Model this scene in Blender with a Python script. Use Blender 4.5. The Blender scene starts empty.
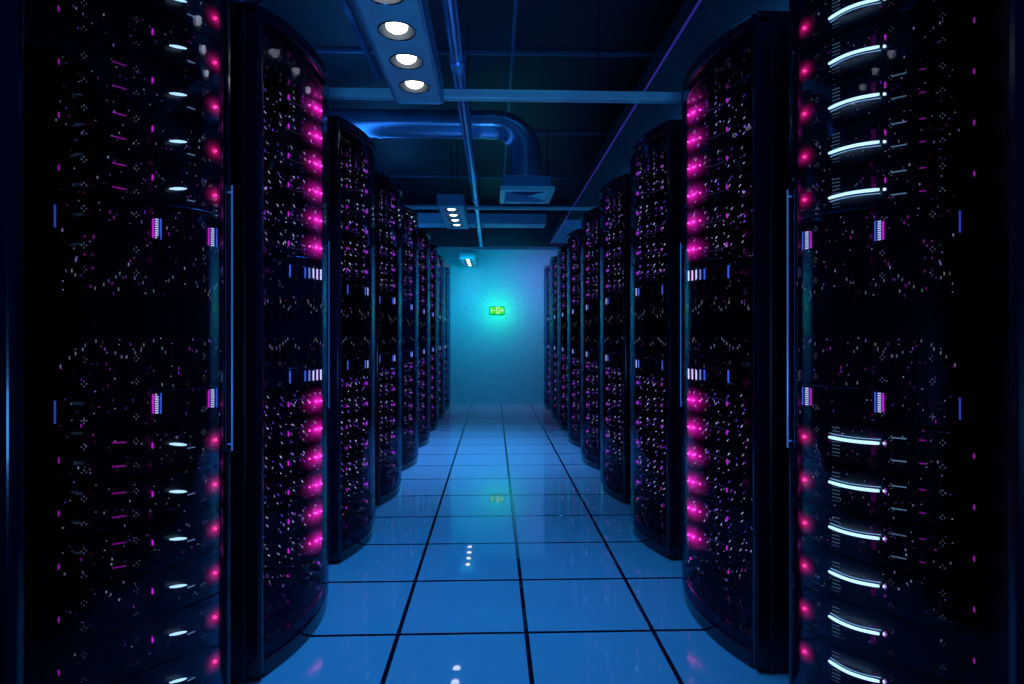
import bpy, bmesh, math, random
from mathutils import Vector
random.seed(7)
C = bpy.context.scene.collection
S = bpy.context.scene
H = 1.1625                      # eye height; zz heights below are relative to it
XL, XR = -0.778, 0.90           # front planes of the two rack rows
PITCH, Y0 = 1.02, 0.98
NR = 9

# ------------------------------------------------------------------ materials
def mat(name):
    m = bpy.data.materials.new(name); m.use_nodes = True
    nt = m.node_tree; nt.nodes.clear()
    out = nt.nodes.new('ShaderNodeOutputMaterial')
    return m, nt, out

def principled(name, col, rough=.4, metal=0., spec=.5, noise=0., nscale=30., bump=0., coat=0., emis=None, estr=0.):
    m, nt, out = mat(name)
    b = nt.nodes.new('ShaderNodeBsdfPrincipled')
    b.inputs['Base Color'].default_value = (*col, 1)
    b.inputs['Roughness'].default_value = rough
    b.inputs['Metallic'].default_value = metal
    b.inputs['Specular IOR Level'].default_value = spec
    b.inputs['Coat Weight'].default_value = coat
    if emis:
        b.inputs['Emission Color'].default_value = (*emis, 1)
        b.inputs['Emission Strength'].default_value = estr
    nt.links.new(b.outputs[0], out.inputs[0])
    if noise or bump:
        tc = nt.nodes.new('ShaderNodeTexCoord')
        n = nt.nodes.new('ShaderNodeTexNoise'); n.inputs['Scale'].default_value = nscale
        n.inputs['Detail'].default_value = 4
        nt.links.new(tc.outputs['Object'], n.inputs['Vector'])
        if noise:
            r = nt.nodes.new('ShaderNodeValToRGB')
            r.color_ramp.elements[0].position = .3; r.color_ramp.elements[1].position = .7
            r.color_ramp.elements[0].color = (*[c*(1-noise) for c in col], 1)
            r.color_ramp.elements[1].color = (*[min(1, c*(1+noise)) for c in col], 1)
            nt.links.new(n.outputs['Fac'], r.inputs[0])
            nt.links.new(r.outputs[0], b.inputs['Base Color'])
        if bump:
            bp = nt.nodes.new('ShaderNodeBump'); bp.inputs['Strength'].default_value = bump
            bp.inputs['Distance'].default_value = .01
            nt.links.new(n.outputs['Fac'], bp.inputs['Height'])
            nt.links.new(bp.outputs[0], b.inputs['Normal'])
    return m

def glow_mat(name, strength=1.):           # self-lit lens: colour and brightness come from the 'glow' attribute
    m, nt, out = mat(name)
    a = nt.nodes.new('ShaderNodeAttribute'); a.attribute_name = 'glow'
    e = nt.nodes.new('ShaderNodeEmission'); e.inputs[1].default_value = strength
    nt.links.new(a.outputs['Color'], e.inputs[0])
    nt.links.new(e.outputs[0], out.inputs[0])
    return m

def halo_mat(name, strength=1.):       # painted bloom: clear at its rim, brightest in its middle
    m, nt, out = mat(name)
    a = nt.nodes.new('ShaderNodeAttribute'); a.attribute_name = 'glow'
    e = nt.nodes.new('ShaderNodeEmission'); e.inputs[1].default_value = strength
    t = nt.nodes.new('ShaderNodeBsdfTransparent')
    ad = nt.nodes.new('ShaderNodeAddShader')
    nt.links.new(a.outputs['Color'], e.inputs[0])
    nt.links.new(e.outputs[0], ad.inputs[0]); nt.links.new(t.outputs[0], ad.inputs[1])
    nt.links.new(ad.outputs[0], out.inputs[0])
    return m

def emission(name, col, s):
    m, nt, out = mat(name)
    e = nt.nodes.new('ShaderNodeEmission'); e.inputs[0].default_value = (*col, 1); e.inputs[1].default_value = s
    nt.links.new(e.outputs[0], out.inputs[0])
    return m

def glass_mat(name, tint, f0=.03, gain=.9, rough=.02, gcol=(1, 1, 1)):
    m, nt, out = mat(name)
    lw = nt.nodes.new('ShaderNodeLayerWeight'); lw.inputs[0].default_value = .5
    p = nt.nodes.new('ShaderNodeMath'); p.operation = 'POWER'; p.inputs[1].default_value = 6.
    k = nt.nodes.new('ShaderNodeMath'); k.operation = 'MULTIPLY_ADD'; k.inputs[1].default_value = gain; k.inputs[2].default_value = f0
    t = nt.nodes.new('ShaderNodeBsdfTransparent'); t.inputs[0].default_value = (*tint, 1)
    g = nt.nodes.new('ShaderNodeBsdfGlossy'); g.inputs['Roughness'].default_value = rough
    g.inputs[0].default_value = (*gcol, 1)
    mx = nt.nodes.new('ShaderNodeMixShader')
    nt.links.new(lw.outputs['Facing'], p.inputs[0]); nt.links.new(p.outputs[0], k.inputs[0])
    nt.links.new(k.outputs[0], mx.inputs[0]); nt.links.new(t.outputs[0], mx.inputs[1]); nt.links.new(g.outputs[0], mx.inputs[2])
    nt.links.new(mx.outputs[0], out.inputs[0])
    return m

def floor_mat():
    m, nt, out = mat('floor tiles')
    tc = nt.nodes.new('ShaderNodeTexCoord')
    sp = nt.nodes.new('ShaderNodeSeparateXYZ'); nt.links.new(tc.outputs['Object'], sp.inputs[0])
    def M(op, a, b=None, c=None):
        n = nt.nodes.new('ShaderNodeMath'); n.operation = op
        for i, v in enumerate((a, b, c)):
            if v is None: continue
            if isinstance(v, (int, float)): n.inputs[i].default_value = v
            else: nt.links.new(v, n.inputs[i])
        return n.outputs[0]
    def dist(sock, off):
        f = M('MULTIPLY', M('SUBTRACT', sock, off), 2.0)         # tiles of half a metre
        fr = M('FRACT', M('ADD', f, 100.5))
        return M('MULTIPLY', M('ABSOLUTE', M('SUBTRACT', fr, .5)), .5)
    dx, dy = dist(sp.outputs[0], .129), dist(sp.outputs[1], 2.31)
    dm = M('MINIMUM', dx, dy)
    mr = nt.nodes.new('ShaderNodeMapRange'); mr.inputs[1].default_value = .0075; mr.inputs[2].default_value = .0095
    nt.links.new(dm, mr.inputs[0])
    ns = nt.nodes.new('ShaderNodeTexNoise'); ns.inputs['Scale'].default_value = 1.3
    ns2 = nt.nodes.new('ShaderNodeTexNoise'); ns2.inputs['Scale'].default_value = 160
    rr = nt.nodes.new('ShaderNodeValToRGB')
    rr.color_ramp.elements[0].color = (.30, .42, .56, 1); rr.color_ramp.elements[1].color = (.38, .50, .64, 1)
    nt.links.new(ns.outputs['Fac'], rr.inputs[0])
    mix = nt.nodes.new('ShaderNodeMix'); mix.data_type = 'RGBA'
    mix.inputs['A'].default_value = (.006, .008, .02, 1)
    nt.links.new(mr.outputs[0], mix.inputs['Factor']); nt.links.new(rr.outputs[0], mix.inputs['B'])
    b = nt.nodes.new('ShaderNodeBsdfPrincipled')
    b.inputs['Roughness'].default_value = .02; b.inputs['Specular IOR Level'].default_value = .8
    nt.links.new(mix.outputs['Result'], b.inputs['Base Color'])
    bp = nt.nodes.new('ShaderNodeBump'); bp.inputs['Distance'].default_value = .004; bp.inputs['Strength'].default_value = .6
    bp2 = nt.nodes.new('ShaderNodeBump'); bp2.inputs['Distance'].default_value = .0006; bp2.inputs['Strength'].default_value = .012
    nt.links.new(mr.outputs[0], bp.inputs['Height']); nt.links.new(ns2.outputs['Fac'], bp2.inputs['Height'])
    nt.links.new(bp2.outputs[0], bp.inputs['Normal']); nt.links.new(bp.outputs[0], b.inputs['Normal'])
    nt.links.new(b.outputs[0], out.inputs[0])
    return m

M_floor = floor_mat()
M_wall = principled('painted back wall', (.14, .60, .74), .75, noise=.16, nscale=60, bump=.25)
M_side = principled('dark side wall', (.02, .025, .05), .8, noise=.2, nscale=12)
M_ceil = principled('dark ceiling panel', (.009, .013, .030), .5, noise=.25, nscale=3, bump=.05)
M_grid = principled('ceiling grid metal', (.10, .20, .34), .35, metal=.3)
M_body = principled('black rack steel', (.005, .006, .024), .38, spec=.5, noise=.2, nscale=25)
M_post = principled('polished black frame', (.005, .006, .022), .16, spec=.4, coat=.15)
M_cap = principled('glossy black cap', (.005, .006, .022), .12, spec=.5, coat=.2)
M_unit = principled('black server face', (.006, .007, .018), .35, spec=.5, noise=.3, nscale=60)
M_panel = principled('control panel black', (.006, .008, .020), .3, spec=.5, noise=.3, nscale=60)
M_trim = principled('dark chrome trim', (.05, .07, .13), .25, metal=.9)
M_handle = principled('steel handle with painted glint', (.05, .10, .25), .2, metal=.8, emis=(.06, .28, 1.0), estr=.34)  # blue emission stands in for light caught by the metal
M_glass = glass_mat('smoked curved glass', (.68, .70, .80), f0=.012, gain=.40, rough=.025, gcol=(.75, .8, 1))
M_led = glow_mat('small lights', 1.55)
M_halo = halo_mat('painted lamp halo', 1.5)
M_fix = principled('lamp housing', (.45, .85, 1.0), .4, metal=.0, noise=.12, nscale=9)
M_fixd = principled('lamp housing edge', (.26, .48, .66), .35, metal=.4)
M_cup = principled('lamp reflector', (.010, .022, .036), .35, metal=.0)
M_rim = principled('lamp rim', (.35, .5, .62), .15, metal=1.)
M_bulb = emission('lamp bulb', (.93, .97, 1.0), 5.0)
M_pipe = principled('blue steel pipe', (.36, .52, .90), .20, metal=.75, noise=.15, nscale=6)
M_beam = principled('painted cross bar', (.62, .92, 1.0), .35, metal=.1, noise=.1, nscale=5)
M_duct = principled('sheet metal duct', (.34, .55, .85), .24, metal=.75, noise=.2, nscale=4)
M_box = principled('diffuser metal', (.12, .27, .45), .4, metal=.3)
M_vane_lit = principled('diffuser vane lit tone', (.40, .70, 1.0), .35, metal=.3)
M_tray = principled('dark cable tray', (.020, .022, .045), .6, noise=.5, nscale=90, bump=.4)
M_edge = principled('tray edge painted violet light', (.25, .15, .7), .3, emis=(.20, .08, 1.0), estr=.10)  # violet colour and weak emission paint the light caught along the edge
M_bulk = principled('dark bulkhead', (.02, .05, .08), .7, noise=.15, nscale=5)
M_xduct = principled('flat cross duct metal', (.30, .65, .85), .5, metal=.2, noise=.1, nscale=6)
M_green = emission('exit sign green', (.03, .75, .03), 1.1)
M_pale = emission('exit sign pale symbol', (.45, 1.0, .42), 1.3)
M_dgreen = emission('exit sign dark symbol', (.03, .40, .05), .8)
M_case = principled('exit sign case', (.05, .25, .10), .5)

# ------------------------------------------------------------------ helpers
class MB:
    def __init__(s): s.v = []; s.f = []; s.c = []
    def add(s, vs, fs, col=(0, 0, 0)):
        n = len(s.v); s.v += [tuple(p) for p in vs]
        s.f += [tuple(i+n for i in f) for f in fs]
        s.c += (col if isinstance(col, list) else [col]*len(vs))
        return s
    def box(s, x0, x1, y0, y1, z0, z1, col=(0, 0, 0)):
        vs = [(x, y, z) for z in (z0, z1) for y in (y0, y1) for x in (x0, x1)]
        return s.add(vs, [(0,2,3,1),(4,5,7,6),(0,1,5,4),(2,6,7,3),(0,4,6,2),(1,3,7,5)], col)
    def tube(s, pts, r, n=12, closed_ends=True, col=(0, 0, 0)):
        pts = [Vector(p) for p in pts]; rs = r if isinstance(r, list) else [r]*len(pts)
        vs = []; fs = []
        t0 = (pts[1]-pts[0]).normalized()
        up = Vector((0, 0, 1)) if abs(t0.z) < .9 else Vector((1, 0, 0))
        a = t0.cross(up).normalized()
        for i, p in enumerate(pts):
            t = (pts[min(i+1, len(pts)-1)]-pts[max(i-1, 0)]).normalized()
            a = (a - t*a.dot(t)).normalized(); b = t.cross(a)
            for k in range(n):
                q = 2*math.pi*k/n
                vs.append(p + (a*math.cos(q)+b*math.sin(q))*rs[i])
        for i in range(len(pts)-1):
            for k in range(n):
                k2 = (k+1) % n
                fs.append((i*n+k, i*n+k2, (i+1)*n+k2, (i+1)*n+k))
        if closed_ends:
            fs.append(tuple(range(n))[::-1]); fs.append(tuple((len(pts)-1)*n+k for k in range(n)))
        return s.add(vs, fs, col)
    def build(s, name, m, parent=None, smooth=False, bevel=0., recalc=True, glow=False):
        me = bpy.data.meshes.new(name); me.from_pydata(s.v, [], s.f)
        if recalc:
            bm = bmesh.new(); bm.from_mesh(me)
            bmesh.ops.recalc_face_normals(bm, faces=bm.faces); bm.to_mesh(me); bm.free()
        if glow:
            at = me.attributes.new('glow', 'FLOAT_COLOR', 'POINT')
            for i, c in enumerate(s.c): at.data[i].color = (*c, 1)
        if smooth:
            for p in me.polygons: p.use_smooth = True
        me.materials.append(m); me.update()
        o = bpy.data.objects.new(name, me); C.objects.link(o)
        if parent: o.parent = parent
        if bevel:
            b = o.modifiers.new('bevel', 'BEVEL'); b.width = bevel; b.segments = 2; b.limit_method = 'ANGLE'
        if smooth:
            try:
                e = o.modifiers.new('edges', 'EDGE_SPLIT'); e.split_angle = math.radians(40)
            except Exception: pass
        return o

def tag(o, label=None, cat=None, group=None, kind=None):
    if label: o['label'] = label
    if cat: o['category'] = cat
    if group: o['group'] = group
    if kind: o['kind'] = kind
    return o

def empty(name, loc, label, cat, group=None):
    o = bpy.data.objects.new(name, None); C.objects.link(o); o.location = loc
    o.empty_display_size = .1
    return tag(o, label, cat, group)

def copy_tree(o, parent=None):
    c = o.copy(); C.objects.link(c)
    if parent: c.parent = parent
    for ch in list(o.children): copy_tree(ch, c)
    return c

# ------------------------------------------------------------------ the setting
tag(MB().box(-1.95, 2.05, -1.6, 10.06, -.06, 0).build('floor', M_floor), kind='structure')
tag(MB().box(-1.95, 2.05, -1.6, 10.06, 3.26, 3.32).build('ceiling', M_ceil), kind='structure')
tag(MB().box(-1.95, 2.05, 10.06, 10.12, -.06, 3.32).build('wall_back', M_wall), kind='structure')
tag(MB().box(-2.01, -1.95, -1.6, 10.12, -.06, 3.32).build('wall_left', M_side), kind='structure')
tag(MB().box(2.05, 2.11, -1.6, 10.12, -.06, 3.32).build('wall_right', M_side), kind='structure')
tag(MB().box(-2.01, 2.11, -1.66, -1.6, -.06, 3.32).build('wall_front', M_side), kind='structure')
tag(MB().box(-1.95, 2.05, 9.62, 10.06, H+1.47, 3.26).build('trim_1', M_bulk), kind='structure')      # bulkhead above the end wall
g = MB()
for x in (-1.56, .14, 1.84): g.box(x-.010, x+.010, -1.6, 9.62, 3.238, 3.26)
for y in (.95, 2.65, 4.35, 6.05, 7.75, 9.45): g.box(-1.95, 2.05, y-.011, y+.011, 3.236, 3.26)
tag(g.build('trim_2', M_grid), kind='structure')                                                     # ceiling grid

# ------------------------------------------------------------------ server racks
DOOR0, DOOR1, SAG = .03, .77, .082
RR = ((DOOR1-DOOR0)**2/4 + SAG**2)/(2*SAG)
def arc_out(L, d=0.):                         # outward bulge of the glass front at L
    u = L-(DOOR0+DOOR1)/2
    return SAG-(RR-math.sqrt(max(0, RR*RR-u*u)))-d

def face(s):                                  # convex plan of the server faces, s = 0 at the aisle edge
    L, o = .755-.25*s, -.022-.23*s
    b = .035*(1-((s-.6)/.6)**2)
    return (L-.676*b, o+.737*b)
def face_n(s):
    a, b = face(s-.01), face(s+.01)
    t = Vector((b[0]-a[0], b[1]-a[1])).normalized()
    n = Vector((t.y, -t.x))
    if n.y < 0: n = -n
    return n, t

MID = 1.215
LEDZ = [.352+.1275*k for k in range(6)]
PINK = (1.0, .012, .22); MAG = (.75, .02, .65); VIO = (.30, .05, .75); WHT = (.55, .6, .85); CYA = (.35, .75, 1.0); BLU = (.06, .18, 1.0); LIL = (.5, .3, .85)

class RackBuilder:
    def __init__(s, side): s.side = side
    def P(s, L, o, z):                        # local point of the rack
        x = o+.45
        return (x if s.side == 'left' else -x, L-.4, z)
    def F(s, sv, z, off=.002):
        (L, o) = face(sv); n, t = face_n(sv)
        return s.P(L+n.x*off, o+n.y*off, z)
    def prism(s, mb, plan, z0, z1):           # plan: closed list of (L, out)
        n = len(plan)
        vs = [s.P(a, b, z0) for a, b in plan]+[s.P(a, b, z1) for a, b in plan]
        fs = [tuple(range(n)), tuple(range(n, 2*n))]+[(i, (i+1) % n, n+(i+1) % n, n+i) for i in range(n)]
        return mb.add(vs, fs)
    def slab(s, mb, s0, s1, z0, z1, d0, d1, nseg=14):   # slab that follows the server face
        ss = [s0+(s1-s0)*i/nseg for i in range(nseg+1)]
        def q(sv, d):
            L, o = face(sv); n, t = face_n(sv); return (L+n.x*d, o+n.y*d)
        return s.prism(mb, [q(a, d1) for a in ss]+[q(a, d0) for a in reversed(ss)], z0, z1)
    def dot(s, mb, sv, z, w, h, col, off=.003, skew=0.):
        dl = w/2/.34
        a, b = s.F(sv-dl, z-h/2-skew/2, off), s.F(sv+dl, z-h/2+skew/2, off)
        c, d = s.F(sv+dl, z+h/2+skew/2, off), s.F(sv-dl, z+h/2-skew/2, off)
        mb.add([a, b, c, d], [(0, 1, 2, 3)], col)
    def lens(s, mb, sv, z, w, h, col, core=None):        # little domed lamp
        n = 10; vs = [s.F(sv, z, .010)]; cols = [core or col]; fs = []
        for ring, (k, off) in enumerate(((.6, .008), (1., .001))):
            for i in range(n):
                q = 2*math.pi*i/n
                vs.append(s.F(sv+math.cos(q)*w*k/.34, z+math.sin(q)*h*k, off))
                cols.append(col)
        for i in range(n):
            j = (i+1) % n
            fs += [(0, 1+i, 1+j), (1+i, 1+n+i, 1+n+j, 1+j)]
        mb.add(vs, fs, cols)
    def disc(s, mb, sv, z, r, col, off=.0045, k=3.2, asp=1.):              # painted glow around a lamp, fading outwards
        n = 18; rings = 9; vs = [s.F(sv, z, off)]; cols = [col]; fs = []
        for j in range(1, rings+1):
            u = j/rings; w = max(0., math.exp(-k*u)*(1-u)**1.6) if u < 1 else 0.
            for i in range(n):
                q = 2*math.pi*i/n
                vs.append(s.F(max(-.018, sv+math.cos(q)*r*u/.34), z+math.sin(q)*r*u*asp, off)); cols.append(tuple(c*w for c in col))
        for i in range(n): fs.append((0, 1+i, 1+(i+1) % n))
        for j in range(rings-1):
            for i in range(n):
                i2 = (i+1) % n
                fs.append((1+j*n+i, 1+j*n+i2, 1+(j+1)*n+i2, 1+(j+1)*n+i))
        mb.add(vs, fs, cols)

    def cross(s, mb, sv, z, a, col):
        for dx, dz in ((0, 1), (0, -1), (1, 0), (-1, 0)):
            s.dot(mb, sv+dx*a*.8/.34, z+dz*a, .0022, .0034, tuple(c*random.uniform(.6, 1.1) for c in col))

    def make(s, near, label, group, loc, glowk=1., meter=1.):
        side = s.side; rnd = random.Random(11 if near else 23)
        root = empty('server_rack', loc, label, 'server rack', group)
        left = side == 'left'
        # --- cabinet
        b = MB()
        s.prism(b, [(-.10, -.33), (.90, -.33), (.90, -1.02), (-.10, -1.02)], 0, 2.25)
        s.prism(b, [(.0, -.33), (.028, -.33), (.028, -.05), (.0, -.05)], .0, 2.25)
        s.prism(b, [(.772, -.33), (.80, -.33), (.80, -.05), (.772, -.05)], .0, 2.25)
        b.build('cabinet_body', M_body, root, bevel=.006)
        for l0, l1 in ((.0, .032), (.768, .80)):
            p = MB(); s.prism(p, [(l0, -.05), (l1, -.05), (l1, -.010), ((l0+l1)/2+.008, .0), ((l0+l1)/2-.008, .0), (l0, -.010)], .02, 2.262)
            po = p.build('corner_post', M_post, root, bevel=.003)
        npl = 18
        arc = [(DOOR0+(DOOR1-DOOR0)*i/npl, arc_out(DOOR0+(DOOR1-DOOR0)*i/npl)) for i in range(npl+1)]
        rim = [(a, o+.004) for a, o in arc]
        t = MB(); s.prism(t, [(.0, -.33), (.0, -.004)]+rim+[(.80, -.004), (.80, -.33)], 2.235, 2.286); t.build('top_cap', M_cap, root, bevel=.012)
        t = MB(); s.prism(t, [(.033, -.33), (.033, .0)]+[(a, o-.004) for a, o in arc[1:-1]]+[(.767, .0), (.767, -.33)], .0, .062); t.build('plinth', M_cap, root, bevel=.006)
        # --- curved glass door with its handle and inner rims
        d = MB(); s.prism(d, [(a, o) for a, o in arc]+[(a, o-.006) for a, o in reversed(arc)], .064, 2.233)
        door = d.build('glass_door', M_glass, root, smooth=True)
        h = MB(); h.tube([s.P(.779, .010, MID-.39), s.P(.779, .010, MID+.39)], .0024, 8)
        for z in (MID-.37, MID+.37): h.tube([s.P(.779, -.004, z), s.P(.779, .010, z)], .003, 6)
        tag(h.build('door_handle', M_handle, door, smooth=True), 'thin vertical bar with painted faint blue glint')
        for z in (.085, 2.205):
            r = MB(); s.prism(r, [(a, o-.007) for a, o in arc]+[(a, o-.013) for a, o in reversed(arc)], z-.018, z+.018)
            r.build('door_rim', M_cap, door, smooth=True)
        # --- control panel in the middle
        c = MB(); s.slab(c, -.02, 1.2, MID-.285, MID+.285, -.05, 0)
        for z0, z1 in ((.04, .155), (-.155, -.04)):                # ribs
            for k in range(11): s.slab(c, .06+.10*k, .085+.10*k, MID+z0, MID+z1-.03, 0, .010, 1)
        for sv in (.18, .50):
            for z0, z1 in ((.05, .21), (-.21, -.05)): s.slab(c, sv-.008, sv+.008, MID+z0, MID+z1, .010, .018, 1)
        cp = c.build('control_panel', M_panel, root)
        for z in (.292, -.195):
            r = MB(); r.tube([s.F(-.02+.58*i/14, MID+z, .012+.025*math.sin(math.pi*i/14)) for i in range(15)], .0028, 6)
            r.build('curved_trim', M_trim, cp, smooth=True)
        for z in (.231, -.231):                                    # meters made of short lit bars
            for sv, w in ((.05, .011), (.50 if left else .62, .008)):
                q = MB()
                if near:
                    for k in range(9):
                        zz = MID+z-.024+k*.006
                        s.dot(q, sv, zz, w, .0034, tuple(x*1.3 for x in WHT))
                    s.dot(q, sv+w*1.1/.34, MID+z, .005, .05, tuple(x*.9 for x in MAG))
                    s.dot(q, sv-w*1.2/.34, MID+z, .004, .055, tuple(x*.7 for x in BLU))
                elif sv < .2:
                    bars = (WHT, (.8, .45, .9), WHT, (.3, .35, .9), BLU) if meter > .5 else (WHT, BLU)
                    for k, cc in enumerate(bars):
                        s.dot(q, .0+k*.068, MID+z, .0085, .048, tuple(x*(2.0, 1.8, 1.6, .8, .7)[k]*(1 if meter > .5 else .6) for x in cc))
                else:
                    s.dot(q, sv, MID+z, .007, .055, tuple(x*.8 for x in BLU))
                q.build('level_meter', M_led, cp, recalc=False, glow=True)
        q = MB()
        for sg in (1, -1):
            for k in range(9):                                     # slanting rows of specks towards the dark middle
                for c0 in (.12, .55, .9):
                    sv = c0+(k-4)*.035; zz = MID+sg*(.065+.010*abs(k-4))
                    if rnd.random() < .7: s.dot(q, sv+rnd.uniform(-.02, .02), zz, .0025 if near else .004, .008 if near else .013, tuple(x*rnd.uniform(.08, .32) for x in WHT), .014)
            for k in range(70 if near else 30):
                col = rnd.choice((WHT, LIL, VIO, MAG)); e = rnd.uniform(.08, .5)
                s.dot(q, rnd.uniform(0, 1.1), MID+sg*rnd.uniform(.05, .28), .0025, rnd.choice((.003, .003, .008)), tuple(x*e for x in col), .014)
            for c0 in (.13, .64, .96):
                for zz in (.11, .17, .26): s.cross(q, c0, MID+sg*zz, .006, tuple(x*.2 for x in WHT))
        st = q.build('status_lights', M_led, cp, recalc=False, glow=True); tag(st, kind='stuff')
        if near:
            for z in (.235, -.235):
                q = MB(); s.dot(q, 1.12, MID+z, .004, .055, tuple(x*.35 for x in BLU)); q.build('level_meter', M_led, cp, recalc=False, glow=True)
        bp = MB(); s.slab(bp, -.02, 1.2, .066, .160, -.05, -.004); bo = bp.build('base_panel', M_unit, root)
        for sv, w in ((.04, .004), (.53 if left else .62, .0028)):
            q = MB(); s.lens(q, sv, .118, w, .006, tuple(x*.9 for x in MAG)); q.build('indicator_light', M_led, bo, recalc=False, glow=True)
        q = MB()
        for k in range(18 if near else 34):
            e = rnd.uniform(.1, .5)*(1 if near else 1.6)
            s.dot(q, rnd.uniform(0, 1.1), rnd.uniform(.07, .155), .003, rnd.choice((.003, .005, .009)), tuple(x*e for x in rnd.choice((WHT, LIL, VIO, MAG))))
        tag(q.build('status_lights', M_led, bo, recalc=False, glow=True), kind='stuff')
        # --- server units above and below it
        units = {}
        for i, zc in enumerate(LEDZ):
            for sg in (1, -1):
                z = MID+sg*zc
                u = MB(); s.slab(u, -.02, 1.2, z-.0605, z+.0605, -.05, 0); s.slab(u, .02, 1.16, z-.052, z-.040, 0, .004); s.slab(u, .02, 1.16, z+.046, z+.052, 0, .004)
                uo = u.build('server_unit', M_unit, root)
                # magenta lamps
                if near:
                    q = MB(); s.lens(q, .03, z, .0048, .0048, tuple(x*2.2 for x in PINK), (2.4, .6, 1.1)); q.build('indicator_light', M_led, uo, recalc=False, glow=True)
                    q = MB(); s.disc(q, .03, z, .042, tuple(x*1.6*glowk for x in PINK)); q.build('painted_halo', M_halo, uo, recalc=False, glow=True)
                    q = MB(); s.lens(q, .53 if left else .66, z+.012, .0018, .009, tuple(x*.8 for x in MAG)); q.build('indicator_light', M_led, uo, recalc=False, glow=True)
                    q = MB(); s.lens(q, 1.10 if left else 1.2, z, .0018, .008, tuple(x*.45 for x in MAG)); q.build('indicator_light', M_led, uo, recalc=False, glow=True)
                else:
                    g1 = glowk > .5
                    for sv in ((.0, .09, .2) if g1 else (.03,)):  # the innermost small lens stands in for a reflection of the lamps
                        q = MB(); s.lens(q, sv, z, .0065 if sv < .15 else .004, .0055 if g1 else .010, tuple(x*(2.6 if g1 else 1.) for x in (1, .05, .45)) if g1 else (.42, .03, .55), (4, .9, 2.4) if sv < .15 and g1 else None); q.build('indicator_light', M_led, uo, recalc=False, glow=True)  # the lens at .2 is a stand-in reflection, not an indicator
                    q = MB(); s.disc(q, .06, z, .12 if g1 else .05, tuple(x*2.2*glowk for x in ((1.0, .01, .42) if g1 else (.6, .05, 1.1))), k=2.8 if g1 else 3.4, asp=.62); q.build('painted_halo', M_halo, uo, recalc=False, glow=True)
                    q = MB(); s.lens(q, .52 if left else .60, z, .0035, .012, tuple(x*(.8 if g1 else .5) for x in MAG)); q.build('indicator_light', M_led, uo, recalc=False, glow=True)
                # light bars
                q = MB(); zb = z-sg*.012
                if near and left:
                    q.tube([s.F(.29+.13*k/6, zb+sg*.010*(1-k/6), .012) for k in range(7)], [.0015, .003, .0038, .004, .0038, .003, .0015], 8, col=(.7, 1.15, 1.35))
                    q.tube([s.F(.22+.06*k/3, zb-.020, .010) for k in range(4)], .0015, 6, col=(.10, .18, .30))
                    tag(q.build('light_bar', M_led, uo, recalc=False, glow=True), 'short cyan white light bar')
                elif near:
                    q.tube([s.F(.255+.37*k/12, zb, .010+.015*math.sin(math.pi*k/12)) for k in range(13)], [.0036]+[.0044]*11+[.0036], 8, col=(.9, 1.5, 1.8))
                    q.tube([s.F(.265+.37*k/12, zb-sg*.011, .010+.018*math.sin(math.pi*k/12)) for k in range(13)], .0010, 6, col=(.25, .55, .8))
                    s.lens(q, .655, zb, .004, .004, (1.2, 1.8, 2.2))
                    tag(q.build('light_bar', M_led, uo, recalc=False, glow=True), 'curved cyan white light bar')
                else:
                    q.tube([s.F(.24+.34*k/8, zb-sg*.01*math.sin(math.pi*k/8), .010) for k in range(9)], .0009, 5, col=(.03, .03, .09))
                    q.build('light_bar', M_led, uo, recalc=False, glow=True)
                # tiny status lights, thinning out towards top and bottom
                q = MB(); fade = (1., .9, .7, .5, .35, .25)[i] if near else (1., 1., 1., .95, .9, .8)[i]
                if near:
                    for c0 in (.13, .64, .96) if left else (.14, .70, 1.02):
                        for dz in (-.035, .028): s.cross(q, c0, z+dz, .006, tuple(x*.20*fade for x in WHT))
                    for k in range(int(55*fade)+4):
                        col = rnd.choice((WHT, LIL, VIO, MAG, WHT)); e = rnd.uniform(.06, .36)
                        s.dot(q, rnd.uniform(0, 1.12), z+rnd.uniform(-.058, .058), rnd.choice((.002, .003)), rnd.choice((.002, .003, .006)), tuple(x*e for x in col))
                    if i < 3:
                        for dz in (-.03, .03):
                            if left: s.dot(q, .75, z+dz, .030, .003, tuple(x*.38*fade for x in MAG), skew=.002)
                            else:
                                s.dot(q, .75, z+dz, .034, .003, tuple(x*.28*fade for x in CYA)); s.dot(q, .90, z+dz, .014, .003, tuple(x*.35*fade for x in MAG))
                    if not left:
                        for k in range(10):
                            s.dot(q, .30, z-.05+k*.010, .022, .003, tuple(x*.10 for x in CYA)); s.dot(q, .58, z-.02+k*.005, .012, .002, tuple(x*.10 for x in MAG))
                else:
                    for c0 in (.13, .30, .46, .64, .80, .96):
                        for dz in (-.040, .0, .035):
                            e = rnd.uniform(.6, 1.7)*fade; col = rnd.choice((WHT, WHT, LIL, VIO))
                            s.dot(q, c0+rnd.uniform(-.03, .03), z+dz+rnd.uniform(-.006, .006), .008 if glowk > .5 else .010, .0035 if glowk > .5 else .005, tuple(x*e for x in col), skew=.010)
                    for k in range(int(24*fade)+2):
                        col = rnd.choice((WHT, LIL, VIO, VIO)); e = rnd.uniform(.3, 1.2)
                        s.dot(q, rnd.uniform(0, 1.1), z+rnd.uniform(-.058, .058), rnd.choice((.003, .004)), rnd.choice((.003, .005, .010)), tuple(x*e for x in col))
                tag(q.build('status_lights', M_led, uo, recalc=False, glow=True), kind='stuff')
        return root

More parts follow.
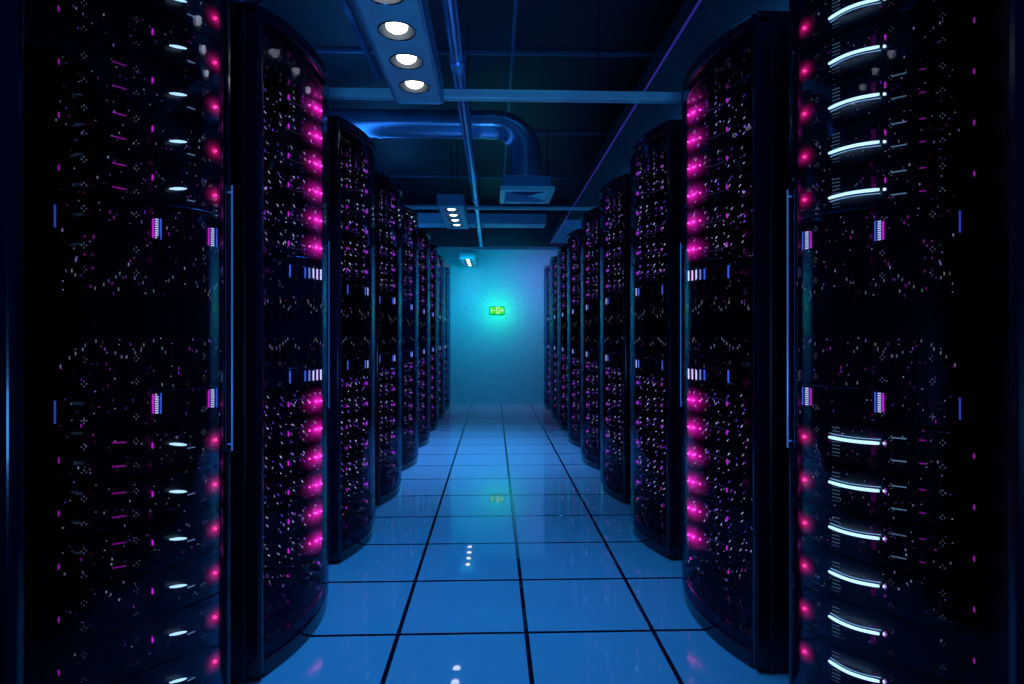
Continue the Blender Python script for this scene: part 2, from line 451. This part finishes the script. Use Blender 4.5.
ORD = ['first', 'second', 'third', 'fourth', 'fifth', 'sixth', 'seventh', 'eighth', 'ninth']
def rack_label(side, i):
    if i == 0:
        return ('nearest server rack of the left row, short cyan white bars behind dark curved glass' if side == 'left'
                else 'nearest server rack of the right row, long curved cyan light bars behind dark glass')
    if i == 1: return f'second black server rack from the camera in the {side} row, column of glowing magenta lights'
    if i == NR-1: return f'farthest server rack of the {side} row, standing against the teal end wall'
    return f'{ORD[i]} black curved-front server rack from the camera in the {side} row'
for side in ('left', 'right'):
    rb = RackBuilder(side); grp = f'server racks in the {side} row'
    x = XL-.45 if side == 'left' else XR+.45
    rb.make(True, rack_label(side, 0), grp, (x, Y0+.4, 0))
    r1 = rb.make(False, rack_label(side, 1), grp, (x, Y0+PITCH+.4, 0))
    r2 = rb.make(False, rack_label(side, 2), grp, (x, Y0+2*PITCH+.4, 0), glowk=.22, meter=.25)
    for i in range(3, NR):
        c = copy_tree(r2); c.location = (x, Y0+i*PITCH+.4, 0); c['label'] = rack_label(side, i)

# ------------------------------------------------------------------ ceiling lights
def ceiling_light(name, loc, label, rods):
    W, LEN, HT = .224, 1.06, .085
    root = empty(name, loc, label, 'ceiling light', 'four-lamp ceiling lights'); root.scale = (1.073,)*3
    cells = [-.3525+.235*k for k in range(4)]
    p = MB(); n = 32; R = .066
    for cy in cells:                                               # bottom plate with round holes
        vs = []; 
        for k in range(n):
            q = 2*math.pi*k/n; cx, sy = math.cos(q), math.sin(q); m = max(abs(cx), abs(sy))
            vs.append((cx/m*.098, cy+sy/m*.1175, 0)); 
        for k in range(n):
            q = 2*math.pi*k/n; vs.append((math.cos(q)*R, cy+math.sin(q)*R, 0))
        p.add(vs, [(k, (k+1) % n, n+(k+1) % n, n+k) for k in range(n)])
    p.box(-.098, .098, -.53, -.47, 0, .002); p.box(-.098, .098, .47, .53, 0, .002)
    p.build('lamp_plate', M_fix, root, recalc=False)
    h = MB()
    h.box(-W/2, -.098, -LEN/2, LEN/2, -.006, HT); h.box(.098, W/2, -LEN/2, LEN/2, -.006, HT)
    h.box(-.098, .098, -LEN/2-.012, -LEN/2, -.006, HT); h.box(-.098, .098, LEN/2, LEN/2+.012, -.006, HT)
    h.box(-W/2, W/2, -LEN/2, LEN/2, HT, HT+.01)
    h.build('housing', M_fixd, root, bevel=.003)
    for sy in (-.42, .42):
        r = MB(); r.tube([(0, sy, HT+.01), (0, sy, ((3.26 if loc[1]+sy < 9.5 else H+1.47)-loc[2])/1.073)], .004, 6); r.build('hanging_rod', M_body, root)
    for cy in cells:
        c = MB(); prof = [(R, 0), (R*.97, .012), (R*.85, .035), (R*.66, .052), (0.001, .056)]
        vs = []; fs = []
        for r, z in prof: vs += [(math.cos(2*math.pi*k/n)*r, cy+math.sin(2*math.pi*k/n)*r, z) for k in range(n)]
        for j in range(len(prof)-1): fs += [(j*n+k, j*n+(k+1) % n, (j+1)*n+(k+1) % n, (j+1)*n+k) for k in range(n)]
        cup = c.add(vs, fs).build('lamp_cup', M_cup, root, smooth=True)
        t = MB(); t.tube([(math.cos(2*math.pi*k/n)*R, cy+math.sin(2*math.pi*k/n)*R, -.001) for k in range(n+1)], .003, 6, closed_ends=False)
        t.build('lamp_rim', M_rim, cup, smooth=True)
        b = MB(); vs = []; fs = []; m = 16; prof = [(.037, .050), (.040, .022), (.037, .008), (.025, -.001), (.001, -.005)]
        for r, z in prof: vs += [(math.cos(2*math.pi*k/m)*r, cy+math.sin(2*math.pi*k/m)*r, z) for k in range(m)]
        for j in range(len(prof)-1): fs += [(j*m+k, j*m+(k+1) % m, (j+1)*m+(k+1) % m, (j+1)*m+k) for k in range(m)]
        b.add(vs, fs).build('bulb', M_bulb, cup, smooth=True)
    return root, cells
ZF = H+1.17; FK = 1.073
FIX = [((-.37, 2.40, ZF), 'largest ceiling light, blue housing with four round white lamps, nearest the camera'),
       ((-.388, 5.87, ZF), 'middle ceiling light with four small lamps, hanging below the long pipe'),
       ((-.392, 9.44, ZF), 'smallest ceiling light, farthest away in front of the teal wall')]
def lamp(name, kind, loc, col, power, rot=(0, 0, 0), **kw):
    l = bpy.data.lights.new(name, kind); l.color = col; l.energy = power
    for k, v in kw.items(): setattr(l, k, v)
    o = bpy.data.objects.new(name, l); C.objects.link(o); o.location = loc; o.rotation_euler = rot
    return o
for loc, lab in FIX:
    root, cells = ceiling_light('ceiling_light', loc, lab, True)
    for cy in cells:
        lamp('lamp_beam', 'SPOT', (loc[0], loc[1]+cy*FK, loc[2]-.018), (.02, .36, 1.0) if loc[1] < 4 else (.08, .38, .95), 36 if loc[1] < 4 else (90 if loc[1] < 7 else 6), spot_size=math.radians(96), spot_blend=.9, shadow_soft_size=.03)

# ------------------------------------------------------------------ pipes, beams, duct
pr = empty('ceiling_pipe', (-.17, 2.0, H+1.35), 'long round blue steel pipe running down the aisle under the ceiling', 'pipe')
def tube_obj(name, pts, r, m, parent, n=20, org=(-.17, 2.0, H+1.35)):
    return MB().tube([(p[0]-org[0], p[1]-org[1], p[2]-org[2]) for p in pts], r, n).build(name, m, parent, smooth=True)
zp = H+1.35
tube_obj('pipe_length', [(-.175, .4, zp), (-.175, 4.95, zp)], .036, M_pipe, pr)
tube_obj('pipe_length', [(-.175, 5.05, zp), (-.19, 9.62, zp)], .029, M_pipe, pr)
tube_obj('pipe_collar', [(-.175, 4.90, zp), (-.175, 5.12, zp)], .041, M_pipe, pr)
tube_obj('pipe_collar', [(-.177, 5.75, zp), (-.177, 5.88, zp)], .036, M_pipe, pr)
tube_obj('pipe_collar', [(-.175, 2.86, zp), (-.175, 2.95, zp)], .042, M_pipe, pr)
for y in (.9, 4.0, 7.3):
    tube_obj('pipe_hanger', [(-.175, y, zp+.02), (-.175, y, 3.26)], .004, M_body, pr, 6)

def cross_bar(y, z, t, label):
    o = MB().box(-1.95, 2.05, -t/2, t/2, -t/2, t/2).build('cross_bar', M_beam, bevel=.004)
    for x in (-1.2, .55):
        MB().tube([(x, 0, t/2), (x, 0, 3.26-H-z)], .004, 6).build('bar_hanger', M_body, o)
    o.location = (0, y, H+z); return tag(o, label, 'cross bar', 'bars across the aisle ceiling')
cross_bar(3.07, 1.25, .047, 'thickest blue cross bar, spanning the ceiling behind the largest ceiling light')
cross_bar(6.0, 1.30, .030, 'thin cross bar passing just below the square air vent')
cross_bar(8.42, 1.25, .032, 'farthest cross bar, level with the top of the teal end wall')

o = MB().box(-1.95, .72, -.16, .16, -.07, .07).build('flat_cross_duct', M_xduct, bevel=.004)
o.location = (0, 8.2, H+1.60); tag(o, 'flat dull teal duct crossing the ceiling near the end wall', 'duct')

rail = MB().box(-.014, .014, -1.4, 1.2, -.012, .012).build('ceiling_rail', M_pipe)
rail.location = (-.655, 2.2, H+1.47); tag(rail, 'thin blue rail at left of the largest ceiling light', 'rail')
rod = MB()
for y in (-1.1, .4): rod.tube([(0, y, .012), (0, y, 3.26-(H+1.47))], .004, 6)
rod.build('rail_hanger', M_fixd, rail)

da = empty('air_duct', (.28, 5.1, H+1.2), 'round metal air duct bending down to a square ceiling vent', 'air duct')
cz = .624
pts = [(-2.23, 0, cz), (-1.2, 0, cz), (-.30, 0, cz)]
R = .27
for k in range(1, 11):
    a = math.pi/2*k/10; pts.append((-R+math.sin(a)*R, 0, cz-R+math.cos(a)*R))
pts.append((0, 0, .13))
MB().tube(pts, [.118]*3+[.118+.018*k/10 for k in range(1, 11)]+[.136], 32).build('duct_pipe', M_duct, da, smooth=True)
for x in (-.30, -1.25): MB().tube([(x-.02, 0, cz), (x+.02, 0, cz)], .124, 32).build('duct_seam', M_duct, da, smooth=True)
b = MB(); b.box(-.20, .20, -.20, .20, .035, .135)
vb = b.build('vent_box', M_box, da, bevel=.004)
fl = MB()
fl.box(-.225, .225, -.25, -.20, 0, .035); fl.box(-.225, .225, .20, .25, 0, .035)
fl.box(-.225, -.18, -.20, .20, 0, .035); fl.box(.18, .225, -.20, .20, 0, .035)
fl.build('vent_frame', M_beam, vb, bevel=.003)
for sg in (1, -1):                                                 # louvres of the four-way vent
    v = MB(); v2 = MB()
    for k in range(6):
        a, c = .178-.028*k, .178-.028*(k+1)+.005
        v.add([(sg*a, -a, .006), (sg*a, a, .006), (sg*c, c, .020), (sg*c, -c, .020)], [(0, 1, 2, 3)])
        v2.add([(-a, sg*a, .006), (a, sg*a, .006), (a-.002, sg*(a-.006), .034), (-a+.002, sg*(a-.006), .034)], [(0, 1, 2, 3)])
    v.build('vent_louvres', M_vane_lit, vb, recalc=False); v2.build('vent_louvres', M_box, vb, recalc=False)  # paler side slats and darker end slats paint lit and shaded vanes

tr = empty('cable_tray', (1.2, 4.5, H+1.325), 'long dark tray with painted violet-lit edge above the right row of racks', 'cable tray')
MB().box(-.38, .84, -5.5, 2.2, 0, .10).build('tray_body', M_tray, tr, bevel=.004)
tag(MB().box(-.38, .84, 2.21, 3.9, 0, .10).build('tray_body', M_xduct, tr, bevel=.004), 'far section painted paler blue as if lit')  # paler material paints light from the end wall and floor
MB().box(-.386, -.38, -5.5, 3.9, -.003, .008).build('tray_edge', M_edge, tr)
MB().box(-.386, -.38, -5.5, 3.9, .008, .10).build('tray_side', M_tray, tr)

# ------------------------------------------------------------------ exit sign
ex = empty('exit_sign', (.062, 10.06, H+.435), 'small lit green emergency exit sign with running figure on the teal wall', 'exit sign')
MB().box(-.125, .125, -.035, 0, -.068, .068).build('sign_case', M_case, ex, bevel=.004)
MB().box(-.120, .120, -.039, -.035, -.063, .063).build('sign_face', M_green, ex)
q = MB(); q.box(-.012, .040, -.041, -.039, -.055, .055)
q.add([(-.105, -.040, .0), (-.085, -.040, .028), (-.085, -.040, -.028)], [(0, 1, 2)])
q.box(-.108, -.098, -.041, -.039, -.04, .045); q.box(-.085, -.03, -.041, -.039, -.006, .006)
q.add([(.112, -.040, .0), (.085, -.040, .032), (.085, -.040, -.032)], [(0, 1, 2)]); q.box(.055, .088, -.041, -.039, -.012, .012)
q.build('sign_symbol', M_pale, ex, recalc=False)
q = MB()
n = 10; q.add([(.020+.010*math.cos(2*math.pi*k/n), -.0425, .036+.010*math.sin(2*math.pi*k/n)) for k in range(n)], [tuple(range(n))])
def limb(x0, z0, x1, z1, w=.005):
    dx, dz = x1-x0, z1-z0; l = math.hypot(dx, dz); nx, nz = -dz/l*w, dx/l*w
    q.add([(x0+nx, -.0425, z0+nz), (x1+nx, -.0425, z1+nz), (x1-nx, -.0425, z1-nz), (x0-nx, -.0425, z0-nz)], [(0, 1, 2, 3)])
limb(.017, .026, .013, -.006, .008); limb(.013, -.006, .026, -.022); limb(.026, -.022, .022, -.045)
limb(.013, -.006, .004, -.026); limb(.004, -.026, -.008, -.034); limb(.017, .020, .032, .010); limb(.016, .020, .004, .008)
q.build('running_figure', M_dgreen, ex, recalc=False)

# ------------------------------------------------------------------ light
for x in (-1.3, 1.45):                                             # unseen fill lamps added above the racks to brighten the ceiling
    lamp('ceiling_fill', 'AREA', (x, 4.6, 2.30), (.04, .30, 1.0), 20, rot=(math.pi, 0, 0), shape='RECTANGLE', size=.25, size_y=8.5)
lamp('aisle_fill', 'AREA', (.1, 2.6, 3.2), (.02, .36, 1.0), 6, shape='RECTANGLE', size=.8, size_y=4.5, spread=math.radians(90))  # unseen fill lamp added to brighten the aisle floor
lamp('wall_teal_fill', 'AREA', (-.15, 8.6, 2.20), (.0, .41, .62), 17, rot=(math.radians(66), 0, 0), shape='RECTANGLE', size=1.2, size_y=.2, spread=math.radians(130))  # unseen lamp added to light the end wall teal
lamp('wall_violet_fill', 'AREA', (.75, 9.1, 2.28), (.9, .12, 1.0), 5.0, rot=(math.radians(40), 0, math.radians(-25)), shape='RECTANGLE', size=.2, size_y=.2)  # unseen lamp added to tint the right of the end wall
lamp('sign_halo_fill', 'AREA', (.075, 9.70, H+.435), (.0, 1.0, .25), 1.9, rot=(math.pi/2, 0, 0), shape='DISK', size=.25)  # unseen lamp added before the sign, casts a green halo on the wall

lamp('rear_fill', 'AREA', (.0, -1.3, .75), (.06, .36, 1.0), 14, rot=(math.radians(128), 0, 0), shape='RECTANGLE', size=.7, size_y=.4, spread=math.radians(110))  # unseen fill lamp added behind the camera for the overhead parts

w = bpy.data.worlds.new('World'); S.world = w; w.use_nodes = True
w.node_tree.nodes['Background'].inputs[0].default_value = (.05, .12, 1, 1)
w.node_tree.nodes['Background'].inputs[1].default_value = .004

cam = bpy.data.cameras.new('camera'); co = bpy.data.objects.new('camera', cam); C.objects.link(co)
co.location = (0, 0, H); co.rotation_euler = (math.radians(90), 0, math.radians(-1.8))
cam.sensor_width = 36; cam.lens = 590/1024*36; cam.shift_y = -6/1024; cam.clip_start = .02
S.camera = co
S.view_settings.view_transform = 'Standard'; S.view_settings.look = 'None'
S.cycles.max_bounces = 8; S.cycles.transparent_max_bounces = 16; S.cycles.sample_clamp_indirect = 4
